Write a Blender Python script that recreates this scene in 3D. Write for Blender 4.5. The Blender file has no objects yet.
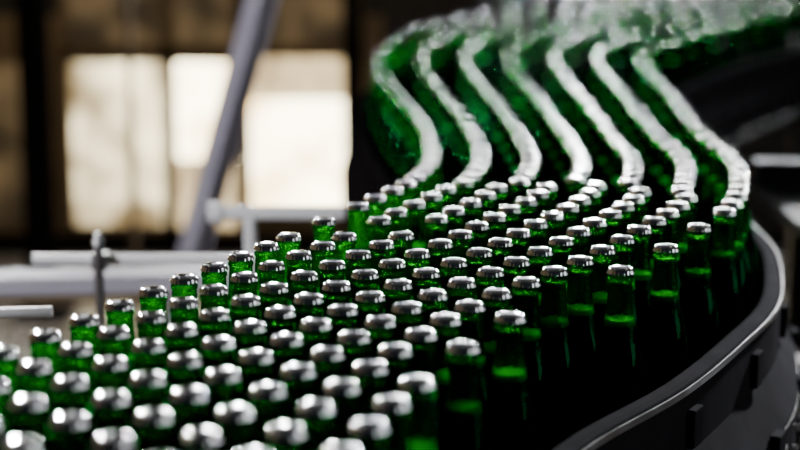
import bpy, bmesh, math, random
from mathutils import Vector
random.seed(4)
BELT=1.387
scene=bpy.context.scene

# ---------------------------------------------------------------- materials
def mat(name):
    m=bpy.data.materials.new(name); m.use_nodes=True
    nt=m.node_tree
    return m,nt,nt.nodes['Principled BSDF']
def metal(name,col,rough,noise=0.08,scale=40,met=1.0,bump=0.0,spec=None):
    m,nt,b=mat(name)
    b.inputs['Metallic'].default_value=met
    if spec is not None: b.inputs['Specular IOR Level'].default_value=spec
    tc=nt.nodes.new('ShaderNodeTexCoord'); n=nt.nodes.new('ShaderNodeTexNoise'); n.inputs['Scale'].default_value=scale
    n.inputs['Detail'].default_value=4
    nt.links.new(tc.outputs['Object'],n.inputs['Vector'])
    r=nt.nodes.new('ShaderNodeValToRGB')
    r.color_ramp.elements[0].position=.3; r.color_ramp.elements[1].position=.7
    r.color_ramp.elements[0].color=(*[c*(1-noise*3) for c in col],1)
    r.color_ramp.elements[1].color=(*[min(1,c*(1+noise)) for c in col],1)
    nt.links.new(n.outputs['Fac'],r.inputs['Fac']); nt.links.new(r.outputs['Color'],b.inputs['Base Color'])
    mr=nt.nodes.new('ShaderNodeMapRange'); mr.inputs['To Min'].default_value=max(.02,rough-noise); mr.inputs['To Max'].default_value=rough+noise
    nt.links.new(n.outputs['Fac'],mr.inputs['Value']); nt.links.new(mr.outputs['Result'],b.inputs['Roughness'])
    if bump:
        bp=nt.nodes.new('ShaderNodeBump'); bp.inputs['Strength'].default_value=bump; bp.inputs['Distance'].default_value=.002
        nt.links.new(n.outputs['Fac'],bp.inputs['Height']); nt.links.new(bp.outputs['Normal'],b.inputs['Normal'])
    return m
def glass(name,col,trans_col,mix,bump,rough,scale):
    m,nt,b=mat(name)
    nt.nodes.remove(b)
    out=nt.nodes['Material Output']
    g=nt.nodes.new('ShaderNodeBsdfGlass'); g.inputs['Color'].default_value=(*col,1); g.inputs['Roughness'].default_value=rough; g.inputs['IOR'].default_value=1.45
    t=nt.nodes.new('ShaderNodeBsdfTransparent'); t.inputs['Color'].default_value=(*trans_col,1)
    mx=nt.nodes.new('ShaderNodeMixShader')
    tc=nt.nodes.new('ShaderNodeTexCoord')
    v=nt.nodes.new('ShaderNodeTexVoronoi'); v.inputs['Scale'].default_value=scale
    n=nt.nodes.new('ShaderNodeTexNoise'); n.inputs['Scale'].default_value=scale*.4
    nt.links.new(tc.outputs['Object'],v.inputs['Vector']); nt.links.new(tc.outputs['Object'],n.inputs['Vector'])
    mul=nt.nodes.new('ShaderNodeMath'); mul.operation='MULTIPLY'
    nt.links.new(v.outputs['Distance'],mul.inputs[0]); nt.links.new(n.outputs['Fac'],mul.inputs[1])
    bp=nt.nodes.new('ShaderNodeBump'); bp.inputs['Strength'].default_value=bump; bp.inputs['Distance'].default_value=.001
    nt.links.new(mul.outputs[0],bp.inputs['Height'])
    nt.links.new(bp.outputs['Normal'],g.inputs['Normal'])
    mx.inputs[0].default_value=mix
    nt.links.new(g.outputs[0],mx.inputs[1]); nt.links.new(t.outputs[0],mx.inputs[2]); nt.links.new(mx.outputs[0],out.inputs['Surface'])
    return m
def emis(name,c1,c2,strength,scale=2.0,lo=.38,hi=.62):
    m,nt,b=mat(name)
    tc=nt.nodes.new('ShaderNodeTexCoord'); n=nt.nodes.new('ShaderNodeTexNoise'); n.inputs['Scale'].default_value=scale
    nt.links.new(tc.outputs['Object'],n.inputs['Vector'])
    r=nt.nodes.new('ShaderNodeValToRGB'); r.color_ramp.elements[0].position=lo; r.color_ramp.elements[1].position=hi
    r.color_ramp.elements[0].color=(*c1,1); r.color_ramp.elements[1].color=(*c2,1)
    nt.links.new(n.outputs['Fac'],r.inputs['Fac']); nt.links.new(r.outputs['Color'],b.inputs['Emission Color'])
    b.inputs['Emission Strength'].default_value=strength
    b.inputs['Base Color'].default_value=(.12,.10,.07,1)
    return m

M_neck=glass('green_glass_neck',(.018,.40,.11),(.035,.54,.16),.33,.9,.012,330)
M_inner=glass('headspace_glass',(.55,.96,.65),(.6,.96,.7),.5,.5,.01,260)
M_body=glass('green_glass_beer_filled',(.014,.30,.085),(.01,.20,.06),.12,.15,.012,200)
M_cap=metal('crown_cap_tin',(.76,.76,.77),.07,.012,60)
M_steel=metal('brushed_steel',(.55,.55,.57),.30,.06,30)
M_rail=metal('rail_highlight_white',(.90,.90,.92),.35,.02,10,met=0)  # white colour stands in for the bright highlight on metal rails
M_dsteel=metal('dark_steel',(.020,.020,.022),.50,.07,25,met=0,bump=.2,spec=.12)
M_frame=metal('conveyor_frame_steel',(.030,.030,.033),.7,.06,18,met=0,bump=.15,spec=.0)
M_black=metal('black_painted_iron',(.010,.009,.009),.85,.04,10,met=0,spec=0)
M_paint=metal('grey_painted_beam',(.42,.40,.46),.5,.04,8,met=0)
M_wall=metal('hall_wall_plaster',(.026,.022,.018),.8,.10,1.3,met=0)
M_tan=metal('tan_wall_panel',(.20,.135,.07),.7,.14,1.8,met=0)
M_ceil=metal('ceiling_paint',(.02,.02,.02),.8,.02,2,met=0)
M_floor=metal('sealed_concrete_floor',(.15,.135,.115),.28,.10,1.2,met=0,bump=.1)
M_win=emis('daylit_frosted_glass',(.60,.42,.19),(1,.88,.56),12.0,3.0,.34,.54)
M_win2=emis('dirty_daylit_glass',(.10,.068,.03),(1,.84,.50),5.2,2.4,.38,.64)
M_win3=emis('brown_daylit_glass',(.01,.007,.004),(.42,.27,.12),.42,2.6,.42,.65)
M_blind=emis('added_glow_blind',(.40,.28,.14),(.80,.60,.32),2.6,5.0)  # blinds added to break up window outlines; daylight put in as emission
M_winhi=emis('unseen_high_glass',(.85,.9,1),(1,1,1),1.2,1.0)
M_winside=emis('added_side_glass',(.85,.9,1),(1,1,1),3.0,1.0)
M_lamp=emis('added_lamp_diffuser',(1,.98,.95),(1,1,1),1.0,1.0)
M_hilamp=emis('highlight_lamp_lens',(.95,.98,1),(1,1,1),900.0,1.0)
M_hilamp_low=emis('low_highlight_lens',(.95,.98,1),(1,1,1),240.0,1.0)
# foam : brightness of the fill-line glow put into its colour, random per bottle
M_glow_foam,nt_,b_=mat('fill_glow_foam'); b_.inputs['Roughness'].default_value=.6
oi_=nt_.nodes.new('ShaderNodeObjectInfo'); rr_=nt_.nodes.new('ShaderNodeValToRGB')
rr_.color_ramp.elements[0].position=.15; rr_.color_ramp.elements[0].color=(.14,.18,.10,1)
rr_.color_ramp.elements[1].position=.80; rr_.color_ramp.elements[1].color=(.95,1,.85,1)
nt_.links.new(oi_.outputs['Random'],rr_.inputs['Fac']); nt_.links.new(rr_.outputs['Color'],b_.inputs['Base Color'])
tc_=nt_.nodes.new('ShaderNodeTexCoord'); vo_=nt_.nodes.new('ShaderNodeTexVoronoi'); vo_.inputs['Scale'].default_value=500
bp_=nt_.nodes.new('ShaderNodeBump'); bp_.inputs['Distance'].default_value=.001
nt_.links.new(tc_.outputs['Object'],vo_.inputs['Vector']); nt_.links.new(vo_.outputs['Distance'],bp_.inputs['Height']); nt_.links.new(bp_.outputs['Normal'],b_.inputs['Normal'])

# belt material : chain slats
M_belt,nt,b=mat('slat_chain_belt')
tc=nt.nodes.new('ShaderNodeTexCoord'); br=nt.nodes.new('ShaderNodeTexBrick'); br.inputs['Scale'].default_value=12
br.inputs['Color1'].default_value=(.03,.03,.03,1); br.inputs['Color2'].default_value=(.02,.02,.02,1); br.inputs['Mortar'].default_value=(.01,.01,.01,1)
nt.links.new(tc.outputs['Object'],br.inputs['Vector']); nt.links.new(br.outputs['Color'],b.inputs['Base Color'])
b.inputs['Metallic'].default_value=.0; b.inputs['Roughness'].default_value=.6; b.inputs['Specular IOR Level'].default_value=.0

# ---------------------------------------------------------------- helpers
def link(ob,parent=None):
    scene.collection.objects.link(ob)
    if parent: ob.parent=parent
    return ob
def empty(name):
    e=bpy.data.objects.new(name,None); e.empty_display_size=.1
    return link(e)
def finish(name,bm,m,parent=None,smooth=False,bevel=0):
    me=bpy.data.meshes.new(name); bmesh.ops.recalc_face_normals(bm,faces=bm.faces)
    bm.to_mesh(me); bm.free()
    for x in (m if isinstance(m,list) else [m]): me.materials.append(x)
    if smooth:
        for p in me.polygons: p.use_smooth=True
    ob=bpy.data.objects.new(name,me); link(ob,parent)
    if bevel:
        mo=ob.modifiers.new('b','BEVEL'); mo.width=bevel; mo.segments=2; mo.limit_method='ANGLE'
    return ob
def addbox(bm,c,s,rotz=0,mi=0):
    vs=[]
    ca,sa=math.cos(rotz),math.sin(rotz)
    for dx in(-.5,.5):
        for dy in(-.5,.5):
            for dz in(-.5,.5):
                x,y=dx*s[0],dy*s[1]
                vs.append(bm.verts.new((c[0]+x*ca-y*sa,c[1]+x*sa+y*ca,c[2]+dz*s[2])))
    for f in((0,1,3,2),(4,6,7,5),(0,4,5,1),(2,3,7,6),(0,2,6,4),(1,5,7,3)):
        bm.faces.new([vs[i] for i in f]).material_index=mi
def addtube(bm,p,q,r,n=16,r2=None,mi=0):
    p=Vector(p);q=Vector(q); d=(q-p).normalized(); r2=r if r2 is None else r2
    a=d.orthogonal().normalized(); bb=d.cross(a)
    A=[];B=[]
    for i in range(n):
        t=2*math.pi*i/n; o=a*math.cos(t)+bb*math.sin(t)
        A.append(bm.verts.new(p+o*r)); B.append(bm.verts.new(q+o*r2))
    for i in range(n):
        bm.faces.new((A[i],A[(i+1)%n],B[(i+1)%n],B[i])).material_index=mi
    bm.faces.new(A).material_index=mi; bm.faces.new(B[::-1]).material_index=mi

# ---------------------------------------------------------------- conveyor path
Lc=[(-.60,.86),(-.50,1.10),(-.42,1.29),(-.347,1.461),(-.231,1.743),(-.135,1.974),(-.070,2.153),(0,2.34),(.038,2.509),(.052,2.67),(.049,2.918),(.029,3.216),(0,3.481),(-.035,3.909),(-.057,4.304),(-.043,4.787),(.032,5.39),(.184,6.0),(.503,6.75),(.95,7.45),(1.6,8.1),(2.5,8.6)]
Rc=[(-.21,.72),(-.115,.96),(-.045,1.155),(0.01,1.335),(.12,1.60),(.26,1.815),(.37,2.03),(.445,2.20),(.495,2.40),(.526,2.60),(.532,2.90),(.553,3.25),(.576,3.55),(.60,3.95),(.625,4.28),(.67,4.58),(.80,4.97),(1.00,5.45),(1.35,6.15),(1.75,6.75),(2.3,7.3),(2.9,7.75)]
def cr(P,t):
    n=len(P)-1; i=min(int(t),n-1); u=t-i
    p=[Vector(P[max(0,min(n,i+k))]) for k in(-1,0,1,2)]
    return .5*((2*p[1])+(p[2]-p[0])*u+(2*p[0]-5*p[1]+4*p[2]-p[3])*u*u+(3*p[1]-p[0]-3*p[2]+p[3])*u**3)
def lane(f,steps=30):
    n=len(Lc)-1; out=[]
    for k in range(n*steps+1):
        t=k/steps; out.append(cr(Lc,t).lerp(cr(Rc,t),f))
    for _ in range(12):
        out=[out[0]]+[(out[i-1]+out[i]*2+out[i+1])/4 for i in range(1,len(out)-1)]+[out[-1]]
    return out
def offs(poly,d):
    res=[]
    for i,p in enumerate(poly):
        t=(poly[min(i+1,len(poly)-1)]-poly[max(i-1,0)]).normalized()
        res.append(Vector((p.x+t.y*d,p.y-t.x*d)))
    return res
def sweep(name,poly,prof,m,parent,smooth=False,sub=5):
    bm=bmesh.new(); rings=[]
    for i in range(0,len(poly),sub):
        p=poly[i]; t=(poly[min(i+1,len(poly)-1)]-poly[max(i-1,0)]).normalized()
        rings.append([bm.verts.new((p.x+t.y*o,p.y-t.x*o,z)) for o,z in prof])
    n=len(prof)
    for a,b2 in zip(rings,rings[1:]):
        for k in range(n): bm.faces.new((a[k],a[(k+1)%n],b2[(k+1)%n],b2[k]))
    bm.faces.new(rings[0]); bm.faces.new(rings[-1][::-1])
    return finish(name,bm,m,parent,smooth)

# ---------------------------------------------------------------- bottles
pts=[]
def free(x,y,d=.0600):
    return all((a-x)**2+(b-y)**2>d*d for a,b,c in pts)
FAR=2.36
# near part: eight rows pushed into a staggered pack
NR=8; LA=[lane(j/(NR-1),60) for j in range(NR)]
L0=LA[0]; R0=LA[-1]
mid=[(a+b)/2 for a,b in zip(L0,R0)]
S=[0]
for a,b in zip(mid,mid[1:]): S.append(S[-1]+(b-a).length)
def at(P,s):
    import bisect
    i=max(1,min(len(S)-1,bisect.bisect_left(S,s))); u=(s-S[i-1])/(S[i]-S[i-1])
    return P[i-1].lerp(P[i],u)
for j in range(NR):
    for k in range(60):
        p=at(LA[j],.0632*k+(.0316 if j%2 else 0))
        if p.y>FAR-(.03*(j-4) if j>4 else 0): break
        if j==NR-1 and p.y>1.30 and k%2: continue
        q=(p.x+random.uniform(-.0008,.0008),p.y+random.uniform(-.0008,.0008))
        if free(*q): pts.append((q[0],q[1],BELT))
        elif free(p.x,p.y,.0598): pts.append((p.x,p.y,BELT))
# far part: seven separate lanes
for j in range(7):
    P=lane(j/6,60)
    acc=1; need=0; prev=P[0]
    for p in P[1:]:
        if p.y<2.15: prev=p; continue
        acc+=(p-prev).length; prev=p
        if acc>=need:
            q=(p.x,p.y)
            if not free(*q,.0600): continue
            pts.append((q[0],q[1],BELT)); acc=0
            k=max(0,min(1,(p.y-2.35)/.7)); k=k*k*(3-2*k)
            k2=max(0,min(1,(p.y-3.0)/1.6))
            need=.0610*(1-k)+(.132+.15*k2)*k
            if k>.5: need+=random.uniform(-.004,.004)
me=bpy.data.meshes.new('green_beer_bottles'); me.from_pydata(pts,[],[])
bottles=link(bpy.data.objects.new('green_beer_bottles',me))
bottles.instance_type='VERTS'

def lathe(name,prof,m,parent,n=32,zsplit=None,flip=False):
    bm=bmesh.new(); rings=[]
    for r,z in prof:
        if r<1e-6: rings.append([bm.verts.new((0,0,z))])
        else: rings.append([bm.verts.new((r*math.cos(2*math.pi*i/n),r*math.sin(2*math.pi*i/n),z)) for i in range(n)])
    for a,b2,pz in zip(rings,rings[1:],[(p[1]+q[1])/2 for p,q in zip(prof,prof[1:])]):
        mi=1 if (zsplit is not None and pz<zsplit) else 0
        for i in range(n):
            k=(i+1)%n
            if len(a)==1: f=bm.faces.new((a[0],b2[k],b2[i]))
            elif len(b2)==1: f=bm.faces.new((a[i],a[k],b2[0]))
            else: f=bm.faces.new((a[i],a[k],b2[k],b2[i]))
            f.material_index=mi; f.smooth=True
    bmesh.ops.recalc_face_normals(bm,faces=bm.faces)
    if flip: bmesh.ops.reverse_faces(bm,faces=bm.faces)
    me=bpy.data.meshes.new(name); bm.to_mesh(me); bm.free()
    for x in (m if isinstance(m,list) else [m]): me.materials.append(x)
    ob=bpy.data.objects.new(name,me); return link(ob,parent)
outer=[(0,.004),(.018,.003),(.024,.0),(.0272,.0015),(.0293,.006),(.0298,.015),(.0299,.05),(.0299,.090),(.0296,.101),(.0285,.112),(.0265,.123),(.0240,.134),(.0212,.146),(.0187,.158),(.0166,.170),(.0150,.183),(.0140,.196),(.0135,.208),(.0133,.2125),(.0145,.2140),(.0147,.2165),(.0141,.2185),(.0126,.2195),(.0126,.2252),(.012,.2258),(0,.2258)]
lathe('glass_body',outer,[M_neck,M_body],bottles,zsplit=.152)
inner=[(0,.1602),(.0140,.1604),(.0167,.1622),(.0154,.170),(.0139,.180),(.0127,.190),(.0116,.200),(.0109,.212),(.0100,.222),(0,.2225)]
lathe('headspace',inner,M_inner,bottles,zsplit=None,flip=True,n=24)
glow_foam=[(0,.1614),(.0115,.1616),(.0148,.1624),(.0156,.1640),(.0150,.1690),(.0130,.1684),(.006,.1673),(0,.1673)]
lathe('glow_foam',glow_foam,M_glow_foam,bottles,n=24)  # layer added to catch light as the glow at the fill line
# crown cap with 21 flutes
bm=bmesh.new(); N=84
prof=[(.0152,.2208,1.0),(.0149,.2217,.9),(.0145,.2232,.5),(.0141,.2246,.2),(.0136,.2259,0),(.0128,.2268,0),(.0114,.2275,0),(.0085,.2280,0),(.005,.2283,0)]
rings=[]
for r,z,a in prof:
    ring=[]
    for i in range(N):
        t=2*math.pi*i/N; rr=r+a*.00060*math.cos(21*t)
        ring.append(bm.verts.new((rr*math.cos(t),rr*math.sin(t),z)))
    rings.append(ring)
c=bm.verts.new((0,0,.2284))
for a,b2 in zip(rings,rings[1:]):
    for i in range(N): bm.faces.new((a[i],a[(i+1)%N],b2[(i+1)%N],b2[i]))
for i in range(N): bm.faces.new((rings[-1][i],rings[-1][(i+1)%N],c))
ob=finish('crown_cap',bm,M_cap,bottles,smooth=True)

# ---------------------------------------------------------------- conveyor
conv=empty('bottle_conveyor')
PL=lane(0); PR=lane(1)
bm=bmesh.new(); A=offs(PL,-.05); B=offs(PR,.05); prev=None
for i in range(0,len(PL),5):
    row=[bm.verts.new((A[i].lerp(B[i],k/7).x,A[i].lerp(B[i],k/7).y,z)) for z in (BELT,) for k in range(8)]
    row2=[bm.verts.new((v.co.x,v.co.y,BELT-.02)) for v in row]
    if prev:
        for k in range(7):
            bm.faces.new((prev[0][k],prev[0][k+1],row[k+1],row[k])); bm.faces.new((prev[1][k],row2[k],row2[k+1],prev[1][k+1]))
    prev=(row,row2)
finish('slat_belt',bm,M_belt,conv)
z=BELT
rp=[(.040,z-.005),(.040,z+.085),(.042,z+.092),(.047,z+.094),(.056,z+.094),(.062,z+.091),(.065,z+.084),(.065,z+.010),(.094,z-.050),(.094,z-.12),(.078,z-.13),(.078,z-.06),(.05,z-.012)]
sweep('guide_wall_right',PR,rp,M_frame,conv)
lp=[(-a,h) for a,h in rp][::-1]
sweep('guide_wall_left',PL,lp,M_black,conv)
# wear strip on inside
sweep('wear_strip_right',PR,[(.0335,z+.045),(.0335,z+.062),(.041,z+.062),(.041,z+.045)],M_black,conv)
sweep('wear_strip_left',PL,[(-.041,z+.045),(-.041,z+.062),(-.0335,z+.062),(-.0335,z+.045)],M_black,conv)
# strips added in place of highlights along the guide wall's edges
sweep('edge_highlight_right',PR[:330],[(.0655,z+.082),(.0655,z+.0895),(.0675,z+.0895),(.0675,z+.082)],M_steel,conv)
sweep('edge_highlight_lower',PR[:330],[(.0945,z-.058),(.0945,z-.054),(.0960,z-.054),(.0960,z-.058)],M_dsteel,conv)
# lower tie rail outside
sweep('lower_rail_right',PR,[(.115,z-.15),(.115,z-.115),(.14,z-.115),(.14,z-.15)],M_dsteel,conv)
bm=bmesh.new(); bmk=bmesh.new()
def along(poly,d,start=0):
    acc=-start; out=[]
    for i in range(1,len(poly)):
        acc+=(poly[i]-poly[i-1]).length
        if acc>=d:
            acc-=d; t=(poly[i]-poly[i-1]).normalized(); out.append((poly[i],t))
    return out
for p,t in along(PR,.085):
    nrm=Vector((t.y,-t.x)); q=p+nrm*.093
    for h in(-.075,-.105):
        addtube(bm,(q.x,q.y,z+h),(q.x+nrm.x*.008,q.y+nrm.y*.008,z+h),.0050,6)
for p,t in along(PR,.26,-.08):
    nrm=Vector((t.y,-t.x)); ang=math.atan2(t.y,t.x)
    q=p+nrm*.069; addbox(bmk,(q.x,q.y,z+.040),(.03,.010,.045),ang)
    q=p+nrm*.100; addbox(bmk,(q.x,q.y,z-.06),(.036,.014,.04),ang)
    q3=p+nrm*.125; addbox(bmk,(q3.x,q3.y,z-.105),(.03,.06,.012),ang)
finish('bolts',bm,M_steel,conv,bevel=.0008); finish('rail_brackets',bmk,M_frame,conv,bevel=.002)
bm=bmesh.new()
for (pl,tl),(pr,tr) in zip(along(lane(0),.9,-.3),along(lane(1),.9,-.3)):
    for p,t,s in((pl,tl,-1),(pr,tr,1)):
        q=p+Vector((t.y,-t.x))*.05*s
        addtube(bm,(q.x,q.y,.01),(q.x,q.y,z-.1),.025,16); addtube(bm,(q.x,q.y,0),(q.x,q.y,.02),.055,20)
    addtube(bm,(pl.x,pl.y,z-.09),(pr.x,pr.y,z-.09),.018,12); addtube(bm,(pl.x,pl.y,.35),(pr.x,pr.y,.35),.018,12)
finish('legs_and_ties',bm,M_dsteel,conv)
# drive housing under outer bend
bm=bmesh.new(); addbox(bm,(.42,1.62,z-.17),(.16,.22,.10),-.7); addbox(bm,(.42,1.62,z-.112),(.18,.24,.012),-.7)
for dx,dy in((-.05,-.08),(.05,-.08),(-.05,.08),(.05,.08)):
    ca,sa=math.cos(-.7),math.sin(-.7)
    addtube(bm,(.42+dx*ca-dy*sa,1.62+dx*sa+dy*ca,z-.108),(.42+dx*ca-dy*sa,1.62+dx*sa+dy*ca,z-.098),.008,6)
finish('drive_housing',bm,M_dsteel,conv,bevel=.004)

# ---------------------------------------------------------------- side equipment
g=empty('guard_rail')
bm=bmesh.new()
addtube(bm,(-.585,2.6,1.452),(-.06,2.6,1.452),.0085,20)
finish('rail',bm,M_rail,g,smooth=False)
bm=bmesh.new()
addtube(bm,(-.475,2.57,1.20),(-.475,2.57,1.482),.0075,20); addtube(bm,(-.475,2.57,1.482),(-.475,2.57,1.500),.0105,20,.006)
addbox(bm,(-.475,2.585,1.452),(.024,.03,.026))
addtube(bm,(-.475,2.57,0),(-.475,2.57,1.20),.014,16); addtube(bm,(-.475,2.57,0),(-.475,2.57,.012),.05,16)
finish('post',bm,M_steel,g,smooth=False)
g2=empty('guard_rail')
bm=bmesh.new()
addtube(bm,(-.32,2.95,1.463),(-.10,2.95,1.463),.013,20)
addtube(bm,(-.345,2.95,1.463),(-.32,2.95,1.463),.020,20)
addtube(bm,(-.27,2.95,0),(-.27,2.95,1.463),.012,16); addtube(bm,(-.27,2.95,0),(-.27,2.95,.012),.05,16)
finish('rail_and_post',bm,M_rail,g2)
tb=empty('outfeed_plate_table')
bm=bmesh.new(); addbox(bm,(-.62,3.12,1.31),(.62,.09,.012),.10)
addbox(bm,(-.62,3.08,1.298),(.62,.012,.03),.10)
for x in(-.85,-.42): addtube(bm,(x,3.12,0),(x,3.12,1.305),.018,14)
finish('table',bm,M_paint,tb,bevel=.002)
tb=empty('side_rail')
bm=bmesh.new(); addtube(bm,(-1.0,2.05,1.483),(-.455,2.12,1.483),.007,16); addtube(bm,(-.75,2.08,0),(-.75,2.08,1.483),.012,14)
finish('rail',bm,M_rail,tb)

tb=empty('accumulation_table')
bm=bmesh.new(); addbox(bm,(1.55,3.62,1.33),(1.4,.6,.03)); addbox(bm,(1.55,3.33,1.36),(1.4,.012,.05)); addbox(bm,(1.55,3.95,1.37),(1.4,.02,.07))
for x in(.95,2.15):
    for y in(3.36,3.88): addbox(bm,(x,y,.66),(.05,.05,1.32))
addbox(bm,(1.55,3.62,.3),(1.2,.04,.04))
finish('table_top_and_legs',bm,M_dsteel,tb,bevel=.003)
bm=bmesh.new(); addbox(bm,(1.55,3.322,1.387),(1.4,.02,.006)); addbox(bm,(1.55,3.938,1.408),(1.4,.03,.008)); finish('edge_trim',bm,M_steel,tb)
tb=empty('transfer_bench')
bm=bmesh.new(); addbox(bm,(1.12,2.45,1.22),(.8,.5,.025)); addbox(bm,(1.12,2.2,1.25),(.8,.012,.06)); addbox(bm,(1.12,2.7,1.25),(.8,.012,.06))
for x in(.78,1.46):
    for y in(2.24,2.66): addbox(bm,(x,y,.6),(.04,.04,1.2))
finish('bench_top_and_legs',bm,M_dsteel,tb,bevel=.003)

# diagonal brace
br_=empty('diagonal_steel_brace')
bm=bmesh.new()
p0=Vector((-.414,5.0,1.727)); d=(Vector((-.63,5.0,.977))-p0)
top=p0-d*1.9; bot=p0+d*2.3
ax=(bot-top).normalized(); sx=Vector((ax.z,0,-ax.x)).normalized()
for off_,w,dep in((0,.095,.012),(0,.012,.07)):
    vs=[]
    for P in(top,bot):
        for a in(-1,1):
            for b3 in(-1,1): vs.append(bm.verts.new(P+sx*a*w/2+Vector((0,b3*dep/2,0))))
    for f in((0,1,3,2),(4,6,7,5),(0,4,5,1),(2,3,7,6),(0,2,6,4),(1,5,7,3)): bm.faces.new([vs[i] for i in f])
addbox(bm,(bot.x,5.0,.006),(.25,.2,.012))
finish('brace',bm,M_paint,br_)

# steel columns (I-section)
for X,Y,w in((-1.78,8.1,.13),(-.25,8.8,.10)):
    cl=empty('steel_column'); bm=bmesh.new()
    addbox(bm,(X,Y-.06,2.5),(w,.014,5)); addbox(bm,(X,Y+.06,2.5),(w,.014,5)); addbox(bm,(X,Y,2.5),(.012,.12,5)); addbox(bm,(X,Y,.01),(.28,.28,.02))
    finish('i_section',bm,M_black,cl)

# pipe rack in the background
pr_=empty('pipe_rack'); bm=bmesh.new()
for X in(-1.17,): addtube(bm,(X,7.2,0),(X,7.2,2.6),.016,14)
for zz,r in((.30,.03),): addtube(bm,(-2.1,7.2,zz),(-.30,7.2,zz),r,14)
finish('pipes',bm,M_tan,pr_)

# ---------------------------------------------------------------- room
def room(name,c,s,m):
    bm=bmesh.new(); addbox(bm,c,s); return finish(name,bm,m)
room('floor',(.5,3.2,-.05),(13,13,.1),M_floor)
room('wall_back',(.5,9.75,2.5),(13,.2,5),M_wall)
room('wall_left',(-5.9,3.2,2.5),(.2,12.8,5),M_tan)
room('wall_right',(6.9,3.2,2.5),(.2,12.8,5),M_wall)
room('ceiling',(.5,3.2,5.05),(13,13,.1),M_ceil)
room('baseboard_back',(.5,9.63,.06),(12.6,.03,.12),M_black)
wi=0
def window(x0,x1,z0,z1,m,nx,nz,y=9.62):
    global wi; wi+=1
    w=empty('window_%d'%wi)
    bm=bmesh.new(); addbox(bm,((x0+x1)/2,y,(z0+z1)/2),(x1-x0,.01,z1-z0)); finish('pane',bm,m,w)
    bm=bmesh.new(); t=.035
    for k in range(nx+1): addbox(bm,(x0+(x1-x0)*k/nx,y-.02,(z0+z1)/2),(t,.05,z1-z0+t))
    for k in range(nz+1): addbox(bm,((x0+x1)/2,y-.02,z0+(z1-z0)*k/nz),(x1-x0+t,.05,t))
    finish('frame',bm,M_black if z0>1.5 else M_tan,w)
    return w
window(-1.92,-1.36,.16,1.15,M_win2,1,1)
wb=window(-1.31,-.94,.15,1.15,M_win,1,1)
bm=bmesh.new(); addbox(bm,(-1.125,9.585,.36),(.35,.006,.42)); finish('added_lower_blind',bm,M_blind,wb)
wc=window(-.88,-.22,.25,1.15,M_win,1,1)
bm=bmesh.new(); addbox(bm,(-.55,9.585,1.03),(.64,.006,.22)); addtube(bm,(-.87,9.57,1.14),(-.23,9.57,1.14),.02,12); finish('added_roller_blind',bm,M_blind,wc)
window(-1.92,-1.36,1.22,1.95,M_win3,1,1)
window(-1.31,-.94,1.22,1.95,M_win3,1,1)
window(-.88,-.22,1.22,1.95,M_win3,1,1)
window(-2.60,-2.05,.16,1.15,M_win3,1,1)
window(-4.6,-2.8,.6,1.2,M_win,3,1)
window(-4.5,-1.6,3.0,4.5,M_winhi,4,2)  # unseen high windows, added for soft reflections on the near caps
window(-1.2,1.7,3.0,4.5,M_winhi,4,2)
window(2.1,5.0,3.0,4.5,M_winhi,4,2)
# unseen window added on right wall for streak glints on bottle shoulders
wi+=1; w_=empty('window_%d'%wi)
bm=bmesh.new(); addbox(bm,(6.78,.8,2.6),(.01,4.0,1.8)); finish('pane',bm,M_winside,w_)
bm=bmesh.new()
for k in range(5): addbox(bm,(6.76,-1.2+k,2.6),(.05,.05,1.85))
for zz in(1.7,2.6,3.5): addbox(bm,(6.76,.8,zz),(.05,4.05,.05))
finish('frame',bm,M_black,w_)
# unseen lamps added to put small bright highlights on the caps
for X in(-2.4,-.7,1.0,2.7):
    l=empty('added_highlight_lamp'); bm=bmesh.new()
    addbox(bm,(X,9.05,2.75),(.46,.12,.30)); addtube(bm,(X,9.05,2.86),(X,9.05,5.0),.012,10); finish('housing',bm,M_black,l,bevel=.01)
    bm=bmesh.new(); addbox(bm,(X,8.98,2.75),(.32,.012,.18)); finish('lens',bm,M_hilamp,l)
for X in(.3,1.7,3.1):  # second, lower row added to brighten the farthest caps
    l=empty('added_highlight_lamp'); bm=bmesh.new()
    addbox(bm,(X,9.15,2.22),(.46,.12,.16)); addtube(bm,(X,9.15,2.28),(X,9.15,5.0),.012,10); finish('housing',bm,M_black,l,bevel=.01)
    bm=bmesh.new(); addbox(bm,(X,9.08,2.22),(.40,.012,.10)); finish('lens',bm,M_hilamp_low,l)
room('wall_panel_tan',(-1.35,9.64,.75),(2.5,.02,1.30),M_tan)

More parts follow.
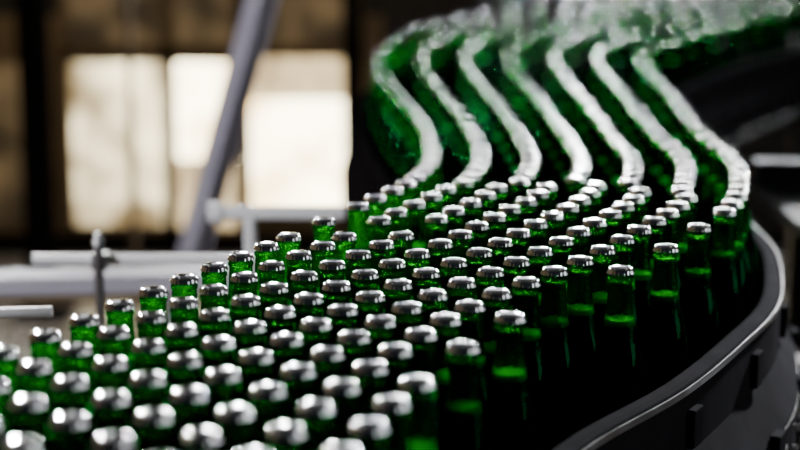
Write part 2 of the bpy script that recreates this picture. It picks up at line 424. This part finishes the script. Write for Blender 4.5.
# unseen overhead lamps, added as extra light for the bottles
for X,Y in((-1.2,2.5),(1.4,2.5),(-1.2,5.8),(1.4,5.8)):
    l=empty('added_ceiling_lamp'); bm=bmesh.new(); addbox(bm,(X,Y,4.2),(.22,1.5,.07))
    for yy in(-.6,.6): addtube(bm,(X,Y+yy,4.23),(X,Y+yy,5.0),.006,8)
    finish('housing',bm,M_black,l)
    bm=bmesh.new(); addbox(bm,(X,Y,4.16),(.18,1.44,.02)); finish('diffuser',bm,M_lamp,l)
def spot(name,loc,tgt,power,size,col,ang=70):
    L=bpy.data.lights.new(name,'SPOT'); L.energy=power; L.color=col; L.shadow_soft_size=size; L.spot_size=math.radians(ang); L.spot_blend=.8
    o=link(bpy.data.objects.new(name,L)); o.location=loc
    o.rotation_euler=(Vector(tgt)-Vector(loc)).to_track_quat('-Z','Y').to_euler()
spot('rail_fill_spot',(-1.9,.6,2.6),(-.62,2.7,1.45),300,.12,(.95,.95,1.0),26)  # added spot, brightens the left rails and plate
spot('brace_fill_spot',(-3.2,2.6,2.4),(-.5,5.0,1.4),480,.12,(.95,.93,1.0),22)  # added spot, brightens the diagonal brace
spot('wall_fill_spot',(-1.4,7.9,3.8),(-1.4,9.6,.7),90,.2,(1,.80,.52),85)  # added spot, lifts the tan wall around the windows
spot('back_light_right',(1.9,4.4,3.0),(.38,1.7,1.5),1500,.07,(1,1,1),34)  # added spot for fill-line glow and cap rim highlights
spot('back_light_left',(-1.3,4.6,3.0),(-.05,1.6,1.5),800,.07,(1,.98,.94),36)  # added spot, same job from the left

w=bpy.data.worlds.new('world'); scene.world=w; w.use_nodes=True
w.node_tree.nodes['Background'].inputs['Color'].default_value=(.6,.7,.9,1)
w.node_tree.nodes['Background'].inputs['Strength'].default_value=.02

# ---------------------------------------------------------------- camera
cam=bpy.data.cameras.new('camera'); co=link(bpy.data.objects.new('camera',cam))
co.location=(0,0,BELT+.230+.383); pitch=math.atan(316/1666)
co.rotation_euler=(math.pi/2-pitch,0,0)
cam.sensor_width=36; cam.lens=36*1666/800
cam.clip_start=.05
cam.dof.use_dof=True; cam.dof.focus_distance=1.88; cam.dof.aperture_fstop=2.5
scene.camera=co
print('bottles',len(pts))
